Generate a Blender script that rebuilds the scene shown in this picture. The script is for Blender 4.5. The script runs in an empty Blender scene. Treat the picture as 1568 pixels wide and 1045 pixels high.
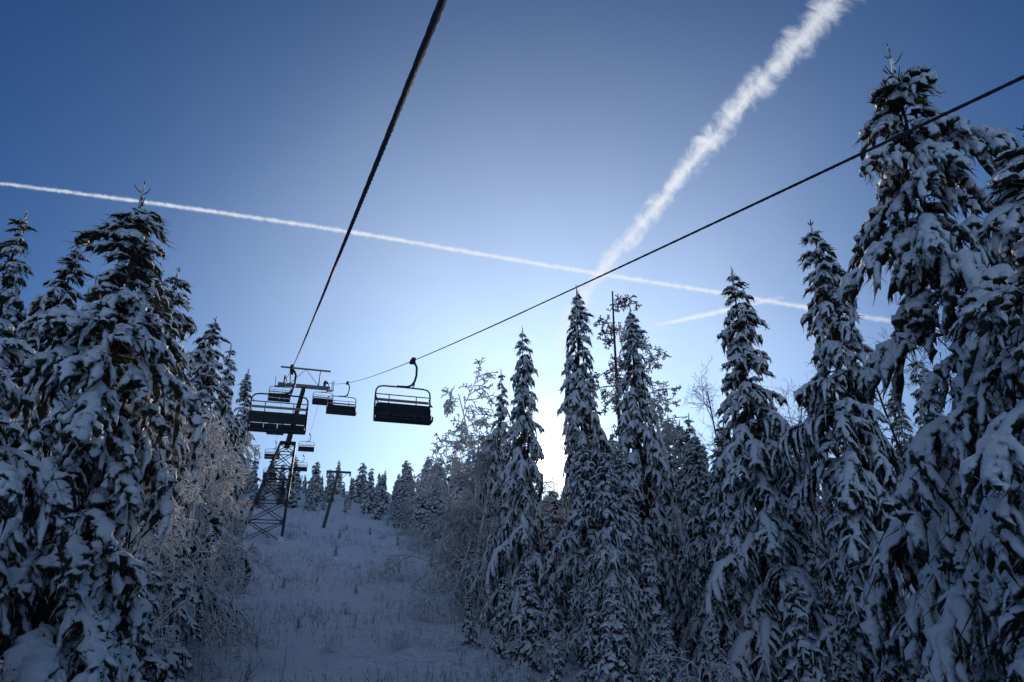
import bpy, math, random
import numpy as np
from mathutils import noise as mn, Vector
PITCH=math.radians(20); CP,SP=math.cos(PITCH),math.sin(PITCH); FPX=1045.3
def P(px,py,D):
    u=(px-784)/FPX; v=(522.5-py)/FPX
    return np.array([u*D,(CP-SP*v)*D,(SP+CP*v)*D])
LD=np.array([-.333,.943,0.]); LC=np.array([.943,.333,0.])   # lift direction / cross direction
def sc(x,y): return -.333*x+.943*y, .943*x+.333*y
def XY(s,c): return c*.943-s*.333, c*.333+s*.943
def height(x,y):
    s,c=sc(x,y)
    if s<0: z=-6+.12*s
    elif s<140: z=-6+.12*s+.0003*s*s
    else:
        t=s-140; z=16.68+.204*t-.0011*t*t if t<115 else 16.68+.204*115-.0011*115*115-.049*(t-115)
        if s>400: z-= .02*(s-400)
    z+=max(0,-4-c)*.03 if s<300 else 0
    z+=.55*mn.noise(Vector((x*.11,y*.11,3)))+.36*mn.noise(Vector((x*.45,y*.45,1)))+.24*mn.noise(Vector((x*1.4,y*1.4,7)))
    return z
# ---------------------------------------------------------------- materials
def newmat(n):
    m=bpy.data.materials.new(n); m.use_nodes=True; nt=m.node_tree
    return m,nt,nt.nodes['Principled BSDF']
def N(nt,t,**k):
    n=nt.nodes.new(t)
    for a,b in k.items(): setattr(n,a,b)
    return n
def snowy(name,dark,thr,gain,namp,nscale,snow=(.86,.89,.93),dark2=None,rough=.75,bump=.5,trans=.22):
    m,nt,b=newmat(name); L=nt.links.new; nt.nodes.remove(b)
    b=N(nt,'ShaderNodeBsdfDiffuse')
    tc=N(nt,'ShaderNodeTexCoord'); g=N(nt,'ShaderNodeNewGeometry')
    sp=N(nt,'ShaderNodeSeparateXYZ'); L(g.outputs['Normal'],sp.inputs[0])
    no=N(nt,'ShaderNodeTexNoise'); no.inputs['Scale'].default_value=nscale; no.inputs['Detail'].default_value=2.5
    L(tc.outputs['Object'],no.inputs['Vector'])
    a=N(nt,'ShaderNodeMath',operation='MULTIPLY_ADD'); L(no.outputs[0],a.inputs[0]); a.inputs[1].default_value=namp; L(sp.outputs[2],a.inputs[2])
    c=N(nt,'ShaderNodeMath',operation='SUBTRACT'); L(a.outputs[0],c.inputs[0]); c.inputs[1].default_value=namp*.5+thr
    d=N(nt,'ShaderNodeMath',operation='MULTIPLY',use_clamp=True); L(c.outputs[0],d.inputs[0]); d.inputs[1].default_value=gain
    sep=N(nt,'ShaderNodeSeparateColor'); L(no.outputs['Color'],sep.inputs[0])
    md=N(nt,'ShaderNodeMix',data_type='RGBA'); L(sep.outputs[1],md.inputs[0])
    md.inputs[6].default_value=(*dark,1); md.inputs[7].default_value=(*(dark2 or dark),1)
    mx=N(nt,'ShaderNodeMix',data_type='RGBA'); L(d.outputs[0],mx.inputs[0]); L(md.outputs[2],mx.inputs[6]); mx.inputs[7].default_value=(*snow,1)
    L(mx.outputs[2],b.inputs[0])
    if bump:
        bn=N(nt,'ShaderNodeTexNoise'); bn.inputs['Scale'].default_value=16; bn.inputs['Detail'].default_value=3; L(tc.outputs['Object'],bn.inputs['Vector'])
        bp=N(nt,'ShaderNodeBump'); bp.inputs['Strength'].default_value=bump; bp.inputs['Distance'].default_value=.05
        L(bn.outputs[0],bp.inputs['Height']); L(bp.outputs[0],b.inputs['Normal'])
    tr=N(nt,'ShaderNodeBsdfTranslucent'); L(mx.outputs[2],tr.inputs[0]); ms=N(nt,'ShaderNodeMixShader'); ms.inputs[0].default_value=trans
    out=nt.nodes['Material Output']; L(b.outputs[0],ms.inputs[1]); L(tr.outputs[0],ms.inputs[2]); L(ms.outputs[0],out.inputs[0])
    return m
M_bark=snowy('bark',(.055,.04,.03),.35,2.5,1.4,3,dark2=(.11,.085,.065),bump=0)
M_snowfol=snowy('snow_laden_foliage',(.03,.042,.032),-.24,3.,1.9,6,dark2=(.055,.06,.045),bump=.7)
M_needle=snowy('needles',(.03,.042,.035),.42,2.5,1.6,4,dark2=(.055,.06,.045),bump=0)
M_frost=snowy('frosted_twigs',(.22,.21,.20),-.6,1.6,1.2,2.5,snow=(.87,.88,.9),dark2=(.36,.35,.34),bump=0,trans=.28)
M_bare=snowy('bare_twigs',(.05,.04,.035),.25,2.0,1.3,2.0,dark2=(.1,.08,.07),bump=0)
M_weed=snowy('dry_stalks',(.07,.055,.045),.3,1.5,1.5,2,dark2=(.13,.10,.08),bump=0)
def simple(name,col,rough=.5,metal=0,ns=6,var=.3):
    m,nt,b=newmat(name); L=nt.links.new
    tc=N(nt,'ShaderNodeTexCoord'); no=N(nt,'ShaderNodeTexNoise'); no.inputs['Scale'].default_value=ns; no.inputs['Detail'].default_value=5
    L(tc.outputs['Object'],no.inputs['Vector'])
    mx=N(nt,'ShaderNodeMix',data_type='RGBA'); L(no.outputs[0],mx.inputs[0])
    mx.inputs[6].default_value=(*[c*(1-var) for c in col],1); mx.inputs[7].default_value=(*[c*(1+var) for c in col],1)
    L(mx.outputs[2],b.inputs['Base Color']); b.inputs['Roughness'].default_value=rough; b.inputs['Metallic'].default_value=metal
    return m
M_steel=simple('galvanised_steel',(.16,.17,.18),.55,.3)
M_dark=simple('dark_painted_steel',(.024,.028,.032),.6,.1)
M_green=simple('green_painted_steel',(.03,.075,.055),.5,.1)
M_cable=simple('steel_cable',(.025,.025,.03),.75,.0,60)
M_seat=simple('seat_padding',(.018,.02,.022),.8)
M_slat=simple('wooden_seat_slats',(.26,.19,.12),.6,0,9)
M_rub=simple('rubber_wheel',(.03,.03,.03),.8)
def snow_ground():
    m,nt,b=newmat('snow'); L=nt.links.new
    tc=N(nt,'ShaderNodeTexCoord'); no=N(nt,'ShaderNodeTexNoise'); no.inputs['Scale'].default_value=.5; no.inputs['Detail'].default_value=6
    L(tc.outputs['Object'],no.inputs['Vector'])
    mx=N(nt,'ShaderNodeMix',data_type='RGBA'); L(no.outputs[0],mx.inputs[0]); mx.inputs[6].default_value=(.72,.77,.84,1); mx.inputs[7].default_value=(.87,.90,.93,1)
    L(mx.outputs[2],b.inputs['Base Color']); b.inputs['Roughness'].default_value=.7; b.inputs['Specular IOR Level'].default_value=.2
    n2=N(nt,'ShaderNodeTexNoise'); n2.inputs['Scale'].default_value=1.6; n2.inputs['Detail'].default_value=7; n2.inputs['Roughness'].default_value=.62; L(tc.outputs['Object'],n2.inputs['Vector'])
    bp=N(nt,'ShaderNodeBump'); bp.inputs['Strength'].default_value=1; bp.inputs['Distance'].default_value=.6; L(n2.outputs[0],bp.inputs['Height']); L(bp.outputs[0],b.inputs['Normal'])
    return m
M_snow=snow_ground()
# ---------------------------------------------------------------- mesh helpers
class Geo:
    def __init__(s): s.V=[];s.F=[];s.M=[];s.n=0
    def add(s,V,F,m):
        V=np.asarray(V,float); F=np.asarray(F,int)
        s.V.append(V); s.F.append(F+s.n); s.M.append(np.full(len(F),m) if np.isscalar(m) else m); s.n+=len(V)
    def arrays(s): return np.concatenate(s.V),np.concatenate(s.F),np.concatenate(s.M)
def mesh_from(name,V,F,M,mats,smooth=True):
    me=bpy.data.meshes.new(name); me.vertices.add(len(V)); me.vertices.foreach_set('co',V.astype(np.float32).ravel())
    me.loops.add(len(F)*4); me.loops.foreach_set('vertex_index',F.astype(np.int32).ravel())
    me.polygons.add(len(F)); me.polygons.foreach_set('loop_start',np.arange(0,len(F)*4,4,dtype=np.int32))
    for m in mats: me.materials.append(m)
    me.polygons.foreach_set('material_index',np.asarray(M,dtype=np.int32))
    me.polygons.foreach_set('use_smooth',np.full(len(F),smooth,dtype=bool))
    me.update(calc_edges=True); return me
def obj(name,me,parent=None,loc=None):
    o=bpy.data.objects.new(name,me); bpy.context.collection.objects.link(o)
    if parent: o.parent=parent
    if loc is not None: o.location=loc
    return o
def tube(Pn,r,sides=6,flat=1.0,rng=None,wob=0.,twist=0.,lobes=0):
    Pn=np.asarray(Pn,float); r=np.broadcast_to(np.asarray(r,float),(len(Pn),)); k=len(Pn)
    T=np.gradient(Pn,axis=0); T/=np.linalg.norm(T,axis=1)[:,None]+1e-9
    ref=np.tile([[0,0,1.]],(k,1))
    if np.abs(T[:,2]).max()>.93: ref=np.tile([[1.,0.05,0]],(k,1))
    A=np.cross(T,ref); A/=np.linalg.norm(A,axis=1)[:,None]+1e-9; B=np.cross(A,T)
    th=np.arange(sides)/sides*2*math.pi
    th2=th[None,:]+twist*np.arange(k)[:,None]
    rr=np.repeat(r[:,None],sides,1)
    if lobes: rr=rr*(1+.16*np.cos(lobes*th))[None,:]
    if rng is not None: rr=rr*(1+wob*(rng.random((k,sides))-.5))
    V=Pn[:,None,:]+A[:,None,:]*(rr*np.cos(th2))[:,:,None]+B[:,None,:]*(rr*np.sin(th2)*flat)[:,:,None]
    V=V.reshape(-1,3)
    i=np.arange(k-1)[:,None]*sides; j=np.arange(sides)[None,:]; j2=(j+1)%sides
    F=np.stack([i+j,i+j2,i+sides+j2,i+sides+j],-1).reshape(-1,4)
    return V,F
def blades(base,d,w,rng):
    n=len(base); side=np.cross(d,rng.normal(size=(n,3))); side/=np.linalg.norm(side,axis=1)[:,None]+1e-9; side*=w
    V=np.stack([base-side,base+side,base+d+side*.25,base+d-side*.25],1).reshape(-1,3)
    return V,np.arange(4*n).reshape(n,4)
def box(c,sx,sy,sz,ax=None):
    ax=np.eye(3) if ax is None else ax
    v=np.array([[x,y,z] for x in(-.5,.5) for y in(-.5,.5) for z in(-.5,.5)])*[sx,sy,sz]
    V=v@ax+np.asarray(c); F=[[0,1,3,2],[4,6,7,5],[0,4,5,1],[2,3,7,6],[0,2,6,4],[1,5,7,3]]
    return V,F
# ---------------------------------------------------------------- spruce
def branch(rng,L,fat,dense,hi):
    g=Geo(); k=8
    t=np.linspace(0,1,k); bend=rng.uniform(-.14,.14)
    dr=rng.uniform(.35,.80); ri=rng.uniform(.0,.25)
    def sp(t): t=np.asarray(t,float); return np.stack([L*t*(1-.18*t*t),L*bend*t*t,L*(ri*t-dr*t*t)],-1)
    g.add(*tube(sp(t),.012+.012*L*(1-t),4),0)
    kk=12 if hi else 7; tt=np.linspace(.25,1.03,kk)
    pr=np.array([.35]+[rng.uniform(.35,1.35) for _ in range(kk-3)]+[.85,.08])*(.065+.022*L)*fat*(.5+.5*min(1,L))
    c=sp(tt); c[:,2]+=pr*.45
    if hi: c[:,1]+=rng.normal(size=kk)*.03
    g.add(*tube(c,pr,8 if hi else 6,.8,rng,.6),1)
    n=int(L*6.0*dense)+3
    for i in range(n):
        ti=.16+.82*(i+rng.random())/n; side=1 if i%2 else -1
        b=sp(ti); l=(L*(.27 if hi else .34)*(1-.5*ti)+.11)*rng.uniform(.5,1.4); l=min(l,.7 if hi else .95)
        an=side*math.radians(rng.uniform(15,85)); q=np.linspace(0,1,8 if hi else 5)
        hang=rng.uniform(.4,2.0 if hi else 1.7)
        ox=math.cos(an)*l*q*(1-.3*q); oy=math.sin(an)*l*q*(1-.3*q); oz=-l*(hang*.2*q+hang*.8*q*q)
        pts=b+np.stack([ox,oy,oz],-1)
        if hi: pts[1:]+=rng.normal(size=(7,3))*.016
        r0=rng.uniform(.024,.072 if hi else .080)*fat*(.6+.4*min(1,L))
        if rng.random()<.12: r0*=1.5
        prof=np.array([.6]+[rng.uniform(.4,1.4) for _ in range(5)]+[rng.uniform(.5,.9),.08] if hi else [.6,1.1,rng.uniform(.6,1.35),rng.uniform(.45,1.),.06])*r0
        pts2=pts.copy(); pts2[:,2]+=prof*.4
        g.add(*tube(pts2,prof,7 if hi else 5,.9,rng,.7),1)
        nb=int((11 if hi else 6)*min(1.6,.5+l*2)); qq=rng.random(nb)
        bs=np.stack([np.interp(qq,q,pts[:,a]) for a in range(3)],-1)
        d=rng.normal(size=(nb,3))*.6; d[:,2]=-abs(d[:,2])-.7; d[:,0]+=.5; d/=np.linalg.norm(d,axis=1)[:,None]; d*=rng.uniform(.09,.24,(nb,1))
        g.add(*blades(bs,d,.008 if hi else .014,rng),2)
    nb=int(16*L*dense)+6; qq=rng.random(nb)**.8*.8; bs=sp(qq)+rng.normal(size=(nb,3))*[.03,.10*L+.03,.02]
    d=rng.normal(size=(nb,3))*.5; d[:,2]=-abs(d[:,2])*.8-.5; d/=np.linalg.norm(d,axis=1)[:,None]; d*=rng.uniform(.12,.38,(nb,1))*(.6+.3*L)
    g.add(*blades(bs,d,.012 if hi else .022,rng),2)
    return g.arrays()
LS=[.35,.7,1.1,1.6,2.2,3.0]
TPL={}
def templates(key,seed,fat,dense,hi,nv=4):
    rng=np.random.default_rng(seed); TPL[key]=[[branch(rng,L,fat,dense,hi) for _ in range(nv)] for L in LS]
def spruce(name,seed,H,R,key,spacing=.40,nb=5.5,power=.8,leader=.5,patch=.25,basez=.05,rmin=.12):
    rng=np.random.default_rng(seed); g=Geo()
    zs=np.linspace(-1,H*.985,16); lean=rng.normal(size=2)*.008*H
    cen=lambda z: np.array([lean[0]*(z/H)**2+.06*math.sin(z*.8+seed),lean[1]*(z/H)**2+.06*math.cos(z*.7+seed),z])
    g.add(*tube([cen(z) for z in zs],[max(.015,.013*H*(1-max(z,0)/H)+.01) for z in zs],8),0)
    top=cen(H*.985)
    g.add(*tube([top-[0,0,.5],top,top+[.02,0,leader*.5],top+[0,.03,leader]],[.05,.04,.03,.01],5),1)
    for i in range(int(3+6*min(1,leader))):
        z0=rng.uniform(-.25,leader*.7); a=rng.uniform(0,6.28); l=rng.uniform(.14,.36)*min(1,.4+leader*.6)
        b=top+[0,0,z0]; e=b+[math.cos(a)*l*.7,math.sin(a)*l*.7,l*.75]
        g.add(*tube([b,(b+e)/2+[0,0,-.04],e],[.018,.014,.006],4),2)
    z=H*basez; 
    while z<H*.985:
        h=z/H; rad=R*(1-h)**power*(.88+.5*mn.noise(Vector((z*.6,seed*3.1,0))))+rmin*min(1,(1-h)*14)
        if h<.2: rad*=.75+1.25*h
        cnt=max(4,int(rng.normal(nb,1)*(1 if h<.85 else .85)))
        a0=rng.uniform(0,6.28)
        for i in range(cnt):
            a=a0+i/cnt*6.283+rng.normal()*.25
            f=1+patch*1.8*mn.noise(Vector((math.cos(a)*1.3+seed,math.sin(a)*1.3,z*.45)))
            L=max(.22,rad*f*rng.uniform(.6,1.22))
            if f<.75 and rng.random()<.5: continue
            li=int(np.argmin([abs(math.log(L/q)) for q in LS])); V,F,M=TPL[key][li][rng.integers(len(TPL[key][li]))]
            k=L/LS[li]; pt=math.radians(np.interp(h,[0,.5,.85,1],[-24,-14,2,35])+rng.normal()*9)
            V=V*[k,k*rng.choice([-1,1]),k]
            c,s_=math.cos(pt),math.sin(pt); V=np.stack([V[:,0]*c-V[:,2]*s_,V[:,1],V[:,0]*s_+V[:,2]*c],-1)
            c,s_=math.cos(a),math.sin(a); V=np.stack([V[:,0]*c-V[:,1]*s_,V[:,0]*s_+V[:,1]*c,V[:,2]],-1)
            g.add(V+cen(z+rng.normal()*.08),F,M)
        z+=spacing*rng.uniform(.7,1.3)*(1 if h<.8 else .7)
    return mesh_from(name,*g.arrays(),[M_bark,M_snowfol,M_needle])
templates('mid',1,1.42,1.0,False); templates('near',2,1.42,1.6,True,4); templates('far',3,2.2,.5,False,3)
MID=[(spruce('spruce_mid_%d'%i,10+i,16,R,'mid',spacing=sp_,nb=6,power=pw,patch=pa),16.) for i,(R,sp_,pw,pa) in enumerate([(3.0,.42,.84,.4),(2.4,.40,.78,.4),(3.3,.44,.9,.4),(2.6,.45,.68,.55)])]
NEAR=[(spruce('spruce_near_%d'%i,40+i,14,R,'near',spacing=sp_,nb=5.6,power=pw,leader=.9,patch=pa,rmin=rm),14.) for i,(R,pw,pa,sp_,rm) in enumerate([(3.3,.72,.5,.46,.25),(2.5,.60,.75,.48,.35)])]
SMALL=[(spruce('spruce_small_%d'%i,60+i,6,R,'mid',spacing=.32,nb=5,power=.8,leader=.3),6.) for i,R in enumerate([1.35,1.1])]
FAR=[(spruce('spruce_far_%d'%i,80+i,10,R,'far',spacing=.47,nb=5,power=.8,leader=.4),10.) for i,R in enumerate([1.8,1.5,2.0])]
# ---------------------------------------------------------------- bare / frosted trees
def bare(name,seed,H,mat,levels=4,kids=(14,8,5,3),droop=.25,tr=.016,start=.3,spread=55,ratio=(.38,.55,.5,.5),thick=.008,arch=0.):
    rng=np.random.default_rng(seed); g=Geo()
    def grow(p,d,l,r,lv):
        k=[9,6,4,3,3][lv]; pts=[p]; dd=d/np.linalg.norm(d)
        for i in range(k-1):
            dd=dd+rng.normal(size=3)*[.07,.16,.2,.22,.25][lv]; dd[2]-= (droop*.35 if lv else arch*.12)
            if lv==0 : dd[0]+=arch*.10
            dd/=np.linalg.norm(dd); pts.append(pts[-1]+dd*l/(k-1))
        pts=np.array(pts); rr=np.linspace(r,max(thick,r*.25),k)
        g.add(*tube(pts,rr,[7,5,4,3,3][lv]),0)
        if lv+1>=levels: return
        for i in range(kids[lv]):
            t=(start if lv==0 else .15)+(1-(start if lv==0 else .15))*(i+rng.random())/kids[lv]; f=t*(k-1); a=min(int(f),k-2); b=pts[a]*(1-(f-a))+pts[a+1]*(f-a)
            tg=pts[a+1]-pts[a]; tg/=np.linalg.norm(tg); sd=rng.normal(size=3); sd-=tg*sd.dot(tg); sd/=np.linalg.norm(sd)
            an=math.radians(rng.normal(spread,10)); nd=tg*math.cos(an)+sd*math.sin(an)
            grow(b,nd,l*ratio[lv]*rng.uniform(.6,1.2)*(1.15-.6*t),max(thick,np.interp(t,[0,1],[r,r*.3])*.5),lv+1)
    grow(np.array([0,0,-.5]),np.array([0,0,1.]),H+.5,tr*H,0)
    V,F,M=g.arrays(); V[:,2]*=H/V[:,2].max()
    return mesh_from(name,V,F,M,[mat])
DEC=[(bare('deciduous_bare_0',5,14,M_bare,4,(16,9,6),.05,.010,.3,48),14.),(bare('deciduous_bare_1',6,14,M_bare,4,(14,9,6),.12,.009,.35,55),14.)]
FRO=[(bare('deciduous_frosted_0',7,9,M_frost,5,(16,9,6,3),.45,.011,.15,50,thick=.021,arch=.5),9.),(bare('deciduous_frosted_1',8,9,M_frost,5,(16,9,6,3),.6,.010,.12,55,thick=.022,arch=.2),9.)]
PINE=[(bare('pine_thin_0',9,14,M_bare,5,(15,8,6,3),.45,.010,.45,80,ratio=(.13,.5,.5,.5),thick=.018),14.),(bare('pine_thin_1',12,14,M_frost,5,(12,9,6,3),.5,.011,.62,75,ratio=(.17,.5,.5,.5),thick=.022),14.)]
SHR=[(bare('shrub_0',21,2.5,M_frost,4,(13,8,4),.6,.008,.05,50,thick=.013,ratio=(.6,.5,.5)),2.5),(bare('shrub_1',22,2.5,M_frost,4,(14,7,4),.9,.007,.03,60,thick=.013,ratio=(.7,.5,.5)),2.5)]
R_=random.Random(4)
def place(name,proto,x,y,h,w=1.,rot=None,parent=None,sink=.15,tilt=(0,0)):
    me,H0=proto; o=obj(name,me,parent); o.location=(x,y,height(x,y)-sink); s=h/H0
    o.scale=(s*w,s*w,s); o.rotation_euler=(tilt[0],tilt[1],R_.uniform(0,6.28) if rot is None else rot); return o
def bytop(name,proto,px,py,D,w=1.,rot=None,**k):
    p=P(px,py,D); h=p[2]-height(p[0],p[1]); return place(name,proto,p[0],p[1],h,w,rot,**k)
T='spruce_tree'
for pr,px,py,D,w in [(MID[1],886,440,38,.95),(MID[0],801,503,37,.86),(MID[2],768,565,39,.8),(MID[1],968,468,35,1.),(MID[0],1122,414,30,1.12),(MID[3],1250,330,26,1.1),
    (NEAR[1],1372,92,16,1.0),(NEAR[0],1590,205,10.5,1.3),(MID[2],1052,632,33,1.),(MID[1],905,560,44,.7),(MID[1],868,525,45,.42),
    (SMALL[0],843,785,33,.9),(SMALL[0],990,835,26,1.15),(SMALL[1],848,965,19.5,1.2),(MID[2],1400,540,24,1.0),(MID[3],1172,610,34,1.1),(MID[0],1310,580,31,1.0),
    (SMALL[0],1210,880,19,1.2),(SMALL[1],1090,930,20,1.1),(MID[0],745,655,44,.9),(SMALL[0],930,800,30,1.2),(NEAR[0],1480,640,13,.9),(SMALL[0],1560,760,9.5,1.4),(SMALL[0],1350,900,15,1.2),(SMALL[1],905,900,24,1.2),(SMALL[0],770,880,28,1.1),
    (SMALL[0],1020,960,18,1.2),(SMALL[1],720,900,30,1.2)]:
    bytop(T,pr,px,py,D,w)
for pr,px,py,D,w in [(NEAR[0],208,305,13.5,1.2),(NEAR[0],0,455,9.5,1.15),(MID[0],112,370,21,1.2),(MID[2],42,322,21,1.2),(MID[1],245,410,24,1.5),(MID[3],287,420,28,1.4),
    (MID[0],324,485,36,1.4),(MID[2],357,528,44,1.05),(MID[1],380,564,54,1.0),(MID[0],270,520,27,1.2),(MID[2],190,480,20,1.0),(SMALL[0],225,840,15,1.3),(MID[2],-60,420,14,1.2),(SMALL[0],285,800,22,1.3),(SMALL[1],330,760,32,1.3)]:
    bytop(T,pr,px,py,D,w)
for pr,n,px,py,D,w in [(PINE[0],'pine_tree',935,462,42,1),(PINE[1],'pine_tree',1000,476,43,1.),(PINE[1],'pine_tree',1040,518,38,1.15),
    (DEC[0],'bare_tree',1095,540,40,.8),(DEC[1],'bare_tree',1232,545,38,.9),(DEC[0],'bare_tree',1345,500,30,.9),(DEC[1],'bare_tree',1375,520,28,.9),(DEC[0],'bare_tree',1500,560,22,1.),(DEC[1],'bare_tree',1190,590,42,.9),
    (FRO[0],'frosted_tree',755,545,44,.8),(FRO[1],'frosted_tree',700,640,42,1.),(FRO[0],'frosted_tree',730,600,40,.9),(FRO[1],'frosted_tree',672,690,50,1.1),
    (FRO[1],'frosted_tree',290,600,24,.7),(FRO[0],'frosted_tree',325,620,30,.7),(FRO[1],'frosted_tree',335,660,40,.6),(FRO[0],'frosted_tree',245,660,18,.6),(DEC[1],'bare_tree',838,600,50,.6)]:
    bytop(n,pr,px,py,D,w)
# forest masses
E=bpy.data.objects.new('forest',None); bpy.context.collection.objects.link(E)
def edgeR(s): return 7.5+.11*s
def edgeL(s): return -3.5-.075*s
for i in range(300):
    s=R_.uniform(22,120); side=R_.random()<.7
    c=edgeR(s)+1.5+R_.random()**1.3*42 if side else edgeL(s)-2.5-R_.random()**1.2*24
    x,y=XY(s,c)
    d=math.hypot(x,y); az=math.degrees(math.atan2(x,y)); 
    if y<18 or abs(az)>40: continue
    if az>18 and d>65: continue
    mx=13.0 if az>6 else (7.3 if -1<az<7 else 10.0)
    if az<-22: mx=14
    if az>25: mx=17
    g_=height(x,y); h=min(R_.uniform(8,16),math.tan(math.radians(mx+R_.uniform(-2.5,.6)))*d-g_)
    if h<2.5: continue
    if d<26 and h>9: continue
    if h<7: pr=R_.choice(SMALL if d<60 else FAR)
    else: pr=R_.choice(MID if d<60 else FAR)
    place('spruce',pr,x,y,h,R_.uniform(.95,1.25),parent=E)
D_=bpy.data.objects.new('distant_forest',None); bpy.context.collection.objects.link(D_)
for i in range(340):
    s=R_.uniform(98,170); c=R_.uniform(-45,60)
    if s<112 and -10<c<14: continue
    x,y=XY(s,c); h=R_.uniform(2.6,6) if R_.random()<.8 else R_.uniform(6,8.5)
    az=math.degrees(math.atan2(x,y))
    if 0<az<6.5: h=min(h,4)
    place('spruce',R_.choice(FAR+SMALL[:1]),x,y,h,R_.uniform(1.1,1.8),parent=D_)
U=bpy.data.objects.new('snowy_undergrowth',None); bpy.context.collection.objects.link(U)
for i in range(340):
    s=R_.uniform(10,110); 
    if R_.random()<.6: c=edgeR(s)-1+R_.random()**1.5*16
    else: c=edgeL(s)+.8-R_.random()**1.5*8
    x,y=XY(s,c)
    if math.hypot(x,y)<11: continue
    if abs(s-76)<9 and -6<c<6: continue
    if R_.random()<.5: place('young_spruce',R_.choice(SMALL),x,y,R_.uniform(1.2,3.8),R_.uniform(1.1,1.6),parent=U)
    else: place('shrub',R_.choice(SHR),x,y,R_.uniform(1.0,2.8),R_.uniform(.9,1.4),parent=U)
for i in range(110):
    s=R_.uniform(18,105); c=R_.uniform(edgeL(s),edgeR(s)); x,y=XY(s,c)
    if i%4==0: place('young_spruce',R_.choice(SMALL),x,y,R_.uniform(.5,1.3),R_.uniform(1.1,1.6),parent=U)
    else: place('shrub',R_.choice(SHR),x,y,R_.uniform(.3,1.1),R_.uniform(.9,1.3),parent=U)
# dry stalks poking out of the snow
rng=np.random.default_rng(77); g=Geo(); bs=[];ds=[]
for i in range(12000):
    s=8+105*rng.random()**1.5; c=rng.uniform(edgeL(s)-2,edgeR(s)+3)
    if mn.noise(Vector((s*.16,c*.2,9)))<.03+rng.normal()*.12: continue
    x,y=XY(s,c); z=height(x,y); b=np.array([x,y,z-.05]); h=rng.uniform(.1,.8); l=rng.normal(size=2)*.22
    d=np.array([l[0]*h,l[1]*h,h]); bs.append(b);ds.append(d)
    for q in range(rng.integers(1,5)):
        t=rng.uniform(.3,.95); a=rng.uniform(0,6.28); bs.append(b+d*t); ds.append(np.array([math.cos(a)*.5,math.sin(a)*.5,rng.uniform(.1,.7)])*rng.uniform(.08,.28))
g.add(*blades(np.array(bs),np.array(ds),.010,rng),0)
obj('dry_stalks',mesh_from('dry_stalks',*g.arrays(),[M_weed]))
# ---------------------------------------------------------------- snow ground
def axis(n,near,far):
    t=np.linspace(-1,1,n); return np.sign(t)*(np.abs(t)*near+np.abs(t)**6*far)
xs=axis(420,75,2500)-8; ty=np.linspace(0,1,480); ys=-12+ty*150+ty**8*2600
ys=np.concatenate([np.array([-1500,-500,-150,-60,-30,-18]),ys])
V=np.array([[x,y,height(x,y)] for y in ys for x in xs]); nx=len(xs)
i=np.arange(len(ys)-1)[:,None]*nx; j=np.arange(nx-1)[None,:]
F=np.stack([i+j,i+j+1,i+nx+j+1,i+nx+j],-1).reshape(-1,4)
obj('snow_ground',mesh_from('snow_ground',V,F,np.zeros(len(F)),[M_snow]))
# ---------------------------------------------------------------- lift
CL,CR=.35,4.55
pl=np.polyfit([1.6,4.8,12,26,50,74],[1.7,2.55,4.4,7.75,14.4,21.5],3)
prr=np.polyfit([2.39,3.2,5.4,9.66,22.4,49.3,74],[3.28,3.46,3.91,4.87,7.61,14.2,21.2],3)
def cz(s,right):
    if s<=74: return float(np.polyval(prr if right else pl,s))
    t=(s-74)/51; z0=cz(74,right); return z0+(18.6-z0)*t-4.5*.35*t*(1-t)
def cp(s,right):
    x,y=XY(s,CR if right else CL); return np.array([x,y,cz(s,right)])
for right in(False,True):
    g=Geo()
    ss=np.arange(-6,12,.012); g.add(*tube([cp(s,right) for s in ss],.0125,14,twist=.16,lobes=6),0)
    ss=np.concatenate([np.arange(11.99,126,.5)]); g.add(*tube([cp(s,right) for s in ss],.015,8),0)
    obj('lift_cable',mesh_from('lift_cable',*g.arrays(),[M_cable]))
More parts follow.
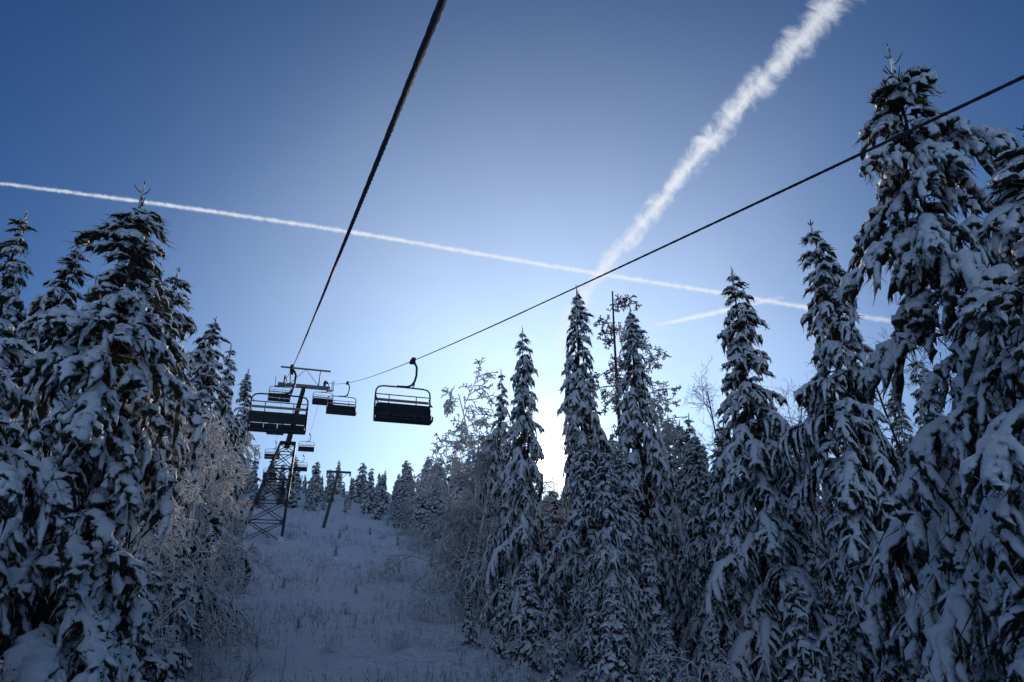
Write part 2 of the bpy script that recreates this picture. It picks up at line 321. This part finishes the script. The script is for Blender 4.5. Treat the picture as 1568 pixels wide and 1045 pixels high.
def chair_meshes():
    fr=Geo(); ox=-.28; W=1.0
    fr.add(*box([0,0,.0],.14,.5,.12),0); fr.add(*box([.02,.16,-.09],.10,.12,.16),0); fr.add(*tube([[0,-.3,.05],[0,-.22,.03]],[.05,.05],8),0)
    fr.add(*tube([[0,0,0],[.10,0,-.10],[.17,0,-.24],[.17,0,-.55],[.12,0,-.78],[.02,0,-.94],[-.14,0,-1.02],[ox-.25,0,-1.04]],.042,8),0)
    fr.add(*tube([[.12,0,-.78],[.10,.0,-.95],[.06,0,-1.04]],.025,6),0)
    for sx in(-1,1):
        p=[[ox,0,-1.05],[ox+sx*(W-.26),0,-1.06],[ox+sx*(W-.10),0,-1.10],[ox+sx*(W-.02),0,-1.2],[ox+sx*W,0,-1.35],[ox+sx*W,-.03,-1.8],[ox+sx*W,.02,-2.2],[ox+sx*W,.08,-2.38],[ox+sx*W,.5,-2.36],[ox+sx*W,.56,-2.2]]
        fr.add(*tube(p,.03,8),0)
        fr.add(*tube([[ox+sx*(W-.03),-.02,-1.45],[ox+sx*(W-.03),.35,-1.75],[ox+sx*(W-.04),.62,-1.86]],.022,6),0)
        fr.add(*tube([[ox+sx*.5,-.05,-1.35],[ox+sx*.5,-.05,-2.25],[ox+sx*.5,.5,-2.3]],.018,6),0)
    fr.add(*tube([[ox-W+.04,.62,-1.86],[ox+W-.04,.62,-1.86]],.022,6),0)
    fr.add(*tube([[ox-W,-.04,-1.36],[ox+W,-.04,-1.36]],.02,6),0)
    fr.add(*tube([[ox-W,.05,-2.38],[ox+W,.05,-2.38]],.03,6),0); fr.add(*tube([[ox-W,.5,-2.36],[ox+W,.5,-2.36]],.03,6),0)
    st=Geo()
    for sx in(-1.5,-.5,.5,1.5): st.add(*box([ox+sx*.485,.28,-2.22],.46,.54,.15),0)
    st.add(*box([ox,.29,-2.34],1.96,.5,.07),0)
    for sx in(-1,1): st.add(*box([ox+sx*.965,.14,-2.02],.03,.34,.30),0)
    bk=Geo()
    ax=np.array([[1,0,0],[0,.98,-.17],[0,.17,.98]])
    bk.add(*box([ox,-.03,-1.93],1.94,.05,.44,ax),0); bk.add(*box([ox,-.05,-1.56],1.94,.04,.10,ax),1)
    return mesh_from('chair_frame',*fr.arrays(),[M_dark]),mesh_from('chair_seat',*st.arrays(),[M_seat],False),mesh_from('chair_back',*bk.arrays(),[M_seat,M_slat],False)
CM=chair_meshes()
def chair(s,right):
    e=bpy.data.objects.new('lift_chair',None); bpy.context.collection.objects.link(e); e.location=cp(s,right)
    e.rotation_euler=(0,0,math.atan2(.333,.943)+(math.pi if right else 0)+R_.uniform(-.05,.05)); 
    for n,m in zip(('frame','seat','backrest'),CM):
        o=obj(n,m,e)
        if n!='frame':
            b=o.modifiers.new('b','BEVEL'); b.width=.018; b.segments=2
        if right: o.scale=(-1,1,1)
for s in (26,67,88,101,114): chair(s,False)
for s in (24,48.5,70,95,108): chair(s,True)
def tower(s,ztop,name,full=True,lean=0.):
    e=bpy.data.objects.new(name,None); bpy.context.collection.objects.link(e)
    cm=(CL+CR)/2; x,y=XY(s,cm); tx=np.array([x,y,0])+0; bx=tx-LC*lean; zb=height(bx[0],bx[1])-.3
    base=np.array([bx[0],bx[1],zb]); zt=ztop-.9; H=zt-zb
    lat=Geo(); hl=H*.62 if full else H*.7
    def cen(t): return base+(np.array([tx[0],tx[1],zt])-base)*t
    wb,wt=(2.0,.72) if full else (.7,.35)
    def leg(i,j,t): 
        w=wb+(wt-wb)*(t*H/hl); return cen(t)+LC*i*w+LD*j*w
    f=hl/H; nlev=6; ts=[f*(1-(1-k/nlev)**1.25) for k in range(nlev+1)]
    for i in(-1,1):
        for j in(-1,1): lat.add(*tube([leg(i,j,0),leg(i,j,f)],.10,6),0)
    cs=[(-1,-1),(1,-1),(1,1),(-1,1)]
    for k in range(nlev):
        for a in range(4):
            A,B=cs[a],cs[(a+1)%4]
            lat.add(*tube([leg(*A,ts[k]),leg(*B,ts[k+1])],.048,5),0); lat.add(*tube([leg(*B,ts[k]),leg(*A,ts[k+1])],.048,5),0)
            lat.add(*tube([leg(*A,ts[k+1]),leg(*B,ts[k+1])],.055,5),0)
    if full:
        for i in(-1,1):
            for j in(-1,1): lat.add(*box(leg(i,j,.01)+[0,0,.05],.6,.6,.5),1)
    lat.add(*tube([cen(f-.03),cen(1)],[.30,.24],12),0); lat.add(*box(cen(f),1.5,1.5,.12,np.array([LC,LD,[0,0,1]])),0)
    for o_ in(-.2,.2): lat.add(*tube([cen(f)+LC*o_-LD*.45,cen(1)+LC*o_-LD*.45],.022,5),0)
    for q in np.arange(0,1,.05): c_=cen(f+(1-f)*q)-LD*.45; lat.add(*tube([c_-LC*.2,c_+LC*.2],.015,4),0)
    obj('lattice_mast',mesh_from('m',*lat.arrays(),[M_dark,M_snow],False),e)
    hd=Geo(); top=np.array([tx[0],tx[1],zt]); ax=np.array([LC,LD,[0,0,1]])
    half=(CR-CL)/2
    hd.add(*box(top+[0,0,.1],2*half+1.2,.34,.38,ax),0)
    for o_ in(-half*.7,half*.7): hd.add(*tube([top+LC*o_+[0,0,.2],top+LC*o_*1.05+[0,0,2.0]],.06,6),0)
    hd.add(*box(top+[0,0,2.05],2*half+1.0,.16,.16,ax),0)
    hd.add(*tube([top+LC*-half*.7+[0,0,.3],top+LC*.0+[0,0,2.0],top+LC*half*.7+[0,0,.3]],.035,5),0)
    for sg in(-1,1):
        c=top+LC*sg*half; dz=np.array([0,0,.22 if full else .05]); dr=LD+dz; dr/=np.linalg.norm(dr); a2=np.array([LC,dr,np.cross(LC,dr)])
        hd.add(*box(c+[0,0,.42],.10,3.4,.20,a2),0)
        hd.add(*tube([c+[0,0,.1],c+[0,0,.5]],.08,6),0)
        for q in np.linspace(-1.55,1.55,6):
            w=c+dr*q+np.array([0,0,.70]); hd.add(*tube([w-LC*.06,w-LC*.055,w+LC*.055,w+LC*.06],[.02,.20,.20,.02],14),1)
        o_=c+LC*sg*.62
        hd.add(*box(o_+[0,0,-.15],.55,3.2,.06,a2),0)
        for q in(-1.5,-.5,.5,1.5): hd.add(*tube([o_+dr*q+LC*sg*.25+[0,0,-.15],o_+dr*q+LC*sg*.25+[0,0,.9]],.02,5),0)
        hd.add(*tube([o_+dr*-1.5+LC*sg*.25+[0,0,.9],o_+dr*1.5+LC*sg*.25+[0,0,.9]],.022,5),0)
    obj('crossarm_and_sheaves',mesh_from('m',*hd.arrays(),[M_steel if full else M_dark,M_rub],False),e)
tower(74,21.3,'lift_tower',True,2.6); tower(125,18.6,'lift_tower',False)
b=P(492,826,82); zb=height(b[0],b[1]); t_=P(511,716,82); g=Geo(); tp=np.array([t_[0]-.2,b[1]+.5,t_[2]])
g.add(*tube([[b[0],b[1],zb-.3],[tp[0],tp[1],tp[2]]],[.22,.15],10),0)
g.add(*box(tp+[0,0,0],3.0,.24,.26,np.array([LC,LD,[0,0,1]])),0)
for q in(-1.4,1.4):
    g.add(*box(tp+LC*q+[0,0,-.22],.12,.9,.16,np.array([LC,LD,[0,0,1]])),0)
    for w in(-.35,.35):
        w_=tp+LC*q+LD*w+np.array([0,0,-.36]); g.add(*tube([w_-LC*.05,w_-LC*.045,w_+LC*.045,w_+LC*.05],[.02,.14,.14,.02],12),0)
g.add(*tube([tp-[0,0,1.2],tp+LC*1.2],.04,6),0)
obj('lift_pole',mesh_from('lift_pole',*g.arrays(),[M_green],False))
# ---------------------------------------------------------------- contrails (ribbons of ice cloud at altitude)
def contrail_mat(name,su,sv,bright,dens,breakup):
    m=bpy.data.materials.new(name); m.use_nodes=True; nt=m.node_tree; nt.nodes.clear(); L=nt.links.new
    uv=N(nt,'ShaderNodeUVMap'); mp=N(nt,'ShaderNodeMapping'); mp.inputs['Scale'].default_value=(su,sv,1); L(uv.outputs[0],mp.inputs[0])
    no=N(nt,'ShaderNodeTexNoise'); no.inputs['Scale'].default_value=1; no.inputs['Detail'].default_value=8; no.inputs['Roughness'].default_value=.62; no.inputs['Distortion'].default_value=.5; L(mp.outputs[0],no.inputs[0])
    sp=N(nt,'ShaderNodeSeparateXYZ'); L(uv.outputs[0],sp.inputs[0])
    a=N(nt,'ShaderNodeMath',operation='MULTIPLY_ADD'); L(sp.outputs[1],a.inputs[0]); a.inputs[1].default_value=2; a.inputs[2].default_value=-1
    ab=N(nt,'ShaderNodeMath',operation='ABSOLUTE'); L(a.outputs[0],ab.inputs[0])
    e=N(nt,'ShaderNodeMath',operation='SUBTRACT'); e.inputs[0].default_value=.55; L(ab.outputs[0],e.inputs[1])
    f=N(nt,'ShaderNodeMath',operation='MULTIPLY_ADD'); L(no.outputs[0],f.inputs[0]); f.inputs[1].default_value=breakup; L(e.outputs[0],f.inputs[2])
    f2=N(nt,'ShaderNodeMath',operation='SUBTRACT'); L(f.outputs[0],f2.inputs[0]); f2.inputs[1].default_value=breakup*.5
    h=N(nt,'ShaderNodeMapRange',interpolation_type='SMOOTHSTEP'); L(f2.outputs[0],h.inputs[0]); h.inputs[1].default_value=-.2; h.inputs[2].default_value=.75; h.inputs[4].default_value=dens
    em=N(nt,'ShaderNodeMapRange',interpolation_type='SMOOTHSTEP'); L(ab.outputs[0],em.inputs[0]); em.inputs[1].default_value=1; em.inputs[2].default_value=.55
    mu=N(nt,'ShaderNodeMath',operation='MULTIPLY'); L(h.outputs[0],mu.inputs[0]); L(em.outputs[0],mu.inputs[1])
    at=N(nt,'ShaderNodeAttribute',attribute_name='fade'); mu2=N(nt,'ShaderNodeMath',operation='MULTIPLY'); L(mu.outputs[0],mu2.inputs[0]); L(at.outputs['Fac'],mu2.inputs[1])
    em_=N(nt,'ShaderNodeEmission'); em_.inputs[0].default_value=(.90,.94,1,1); em_.inputs[1].default_value=bright  # emission stands in for sunlight scattered by the ice
    t=N(nt,'ShaderNodeBsdfTransparent'); mx=N(nt,'ShaderNodeMixShader'); L(mu2.outputs[0],mx.inputs[0]); L(t.outputs[0],mx.inputs[1]); L(em_.outputs[0],mx.inputs[2])
    o=N(nt,'ShaderNodeOutputMaterial'); L(mx.outputs[0],o.inputs[0]); return m
def contrail(pts,H,mat):
    pts=np.array(pts,float); d=np.r_[0,np.cumsum(np.hypot(*np.diff(pts[:,:2],axis=0).T))]; n=120; q=np.linspace(0,d[-1],n)
    pp=np.stack([np.interp(q,d,pts[:,k]) for k in range(4)],-1)
    for _ in range(30): pp[1:-1,:2]=(pp[:-2,:2]+pp[2:,:2]+2*pp[1:-1,:2])/4
    t=np.gradient(pp[:,:2],axis=0); t/=np.linalg.norm(t,axis=1)[:,None]; nrm=np.stack([-t[:,1],t[:,0]],-1)
    V=[];UV=[];FD=[]; m=6
    for i in range(n):
        for j in range(m+1):
            a=j/m*2-1; x,y=pp[i,:2]+nrm[i]*a*pp[i,2]; r=P(x,y,1.); r=r*(H/r[2]); V.append(r); UV.append((q[i]/60.,j/m)); FD.append(pp[i,3])
    i=np.arange(n-1)[:,None]*(m+1); j=np.arange(m)[None,:]; F=np.stack([i+j,i+j+1,i+m+2+j,i+m+1+j],-1).reshape(-1,4)
    me=mesh_from('contrail',np.array(V),F,np.zeros(len(F)),[mat]); uvl=me.uv_layers.new(name='UVMap')
    uvl.data.foreach_set('uv',np.array(UV,dtype=np.float32)[F.ravel()].ravel())
    at=me.attributes.new('fade','FLOAT','POINT'); at.data.foreach_set('value',np.array(FD,dtype=np.float32))
    return obj('contrail',me)
contrail([(1330,-60,54,.7),(1265,15,46,.75),(1180,110,36,.8),(1080,225,30,.9),(1030,285,27,.9),(985,340,25,.85),(920,415,26,.8),(870,490,24,.7),(845,560,22,0)],2600,contrail_mat('contrail_wide',2.0,1.8,.95,1.0,1.8))
contrail([(-120,266,5.5,.7),(0,281,5.5,.75),(240,312,6.5,.85),(530,354,7,.9),(880,414,7.5,.9),(1100,448,7.5,.85),(1250,474,8,.7),(1450,505,8,.3)],2400,contrail_mat('contrail_thin',5,1.2,.95,1.0,1.1))
contrail([(985,503,5,0),(1030,493,7,.8),(1120,474,8,.9),(1200,455,6,.2)],2500,contrail_mat('contrail_short',4,1.2,1.0,.95,1.2))
# ---------------------------------------------------------------- sky, sun
el,az=math.radians(10.3),math.radians(3.07)
sd=Vector((math.sin(az)*math.cos(el),math.cos(az)*math.cos(el),math.sin(el)))
w=bpy.data.worlds.new('World'); bpy.context.scene.world=w; w.use_nodes=True; nt=w.node_tree; nt.nodes.clear(); L=nt.links.new
sky=N(nt,'ShaderNodeTexSky',sky_type='NISHITA'); sky.sun_disc=False; sky.sun_elevation=el; sky.sun_rotation=az; sky.altitude=900; sky.air_density=1.0; sky.dust_density=.8; sky.ozone_density=3
tint=N(nt,'ShaderNodeMix',data_type='RGBA',blend_type='MULTIPLY'); tint.inputs[0].default_value=1; L(sky.outputs[0],tint.inputs[6]); tint.inputs[7].default_value=(.46,.90,1.50,1)
bg=N(nt,'ShaderNodeBackground'); bg.inputs[1].default_value=.056; L(tint.outputs[2],bg.inputs[0])
tc=N(nt,'ShaderNodeTexCoord')
hz=N(nt,'ShaderNodeTexNoise'); hz.inputs['Scale'].default_value=2.2; hz.inputs['Detail'].default_value=5; hz.inputs['Distortion'].default_value=.6; L(tc.outputs['Generated'],hz.inputs[0])
hm=N(nt,'ShaderNodeMapRange'); L(hz.outputs[0],hm.inputs[0]); hm.inputs[1].default_value=.3; hm.inputs[2].default_value=.7; hm.inputs[3].default_value=.88; hm.inputs[4].default_value=1.12
def lobe(vec,n_,a_,col,acc):
    dp=N(nt,'ShaderNodeVectorMath',operation='DOT_PRODUCT'); L(tc.outputs['Generated'],dp.inputs[0]); dp.inputs[1].default_value=vec
    mxx=N(nt,'ShaderNodeMath',operation='MAXIMUM'); L(dp.outputs['Value'],mxx.inputs[0]); mxx.inputs[1].default_value=0
    pw=N(nt,'ShaderNodeMath',operation='POWER'); L(mxx.outputs[0],pw.inputs[0]); pw.inputs[1].default_value=n_
    sm=N(nt,'ShaderNodeMath',operation='MULTIPLY'); L(pw.outputs[0],sm.inputs[0]); sm.inputs[1].default_value=a_
    s2=N(nt,'ShaderNodeMath',operation='MULTIPLY'); L(sm.outputs[0],s2.inputs[0]); L(hm.outputs[0],s2.inputs[1])
    b2=N(nt,'ShaderNodeBackground'); b2.inputs[0].default_value=(*col,1); L(s2.outputs[0],b2.inputs[1])
    ad=N(nt,'ShaderNodeAddShader'); L(acc.outputs[0],ad.inputs[0]); L(b2.outputs[0],ad.inputs[1]); return ad
acc=bg
for n_,a_,col in [(5,.13,(.42,.72,1.)),(12,.72,(.86,.93,1)),(900,2.,(1,.96,.88)),(14000,300,(1,.95,.85))]: acc=lobe(sd,n_,a_,col,acc)
# added sky fill lobe behind the viewer, opposite the sun, brightens shaded snow and trees
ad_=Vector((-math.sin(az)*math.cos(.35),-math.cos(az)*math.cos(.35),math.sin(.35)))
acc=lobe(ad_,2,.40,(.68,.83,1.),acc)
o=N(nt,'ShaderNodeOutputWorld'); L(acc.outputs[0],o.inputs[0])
sl=bpy.data.lights.new('sun','SUN'); sl.energy=5; sl.angle=math.radians(.5); sl.color=(1,.87,.72)
so=bpy.data.objects.new('sun',sl); bpy.context.collection.objects.link(so); so.rotation_euler=(sd).to_track_quat('Z','Y').to_euler()
cam=bpy.data.cameras.new('camera'); cam.lens=24; cam.sensor_width=36; cam.clip_end=20000; cam.clip_start=.05
co=bpy.data.objects.new('camera',cam); bpy.context.collection.objects.link(co); co.rotation_euler=(math.radians(90)+PITCH,0,0)
sc_=bpy.context.scene; sc_.camera=co; sc_.view_settings.view_transform='Standard'; sc_.view_settings.look='None'; sc_.view_settings.exposure=0
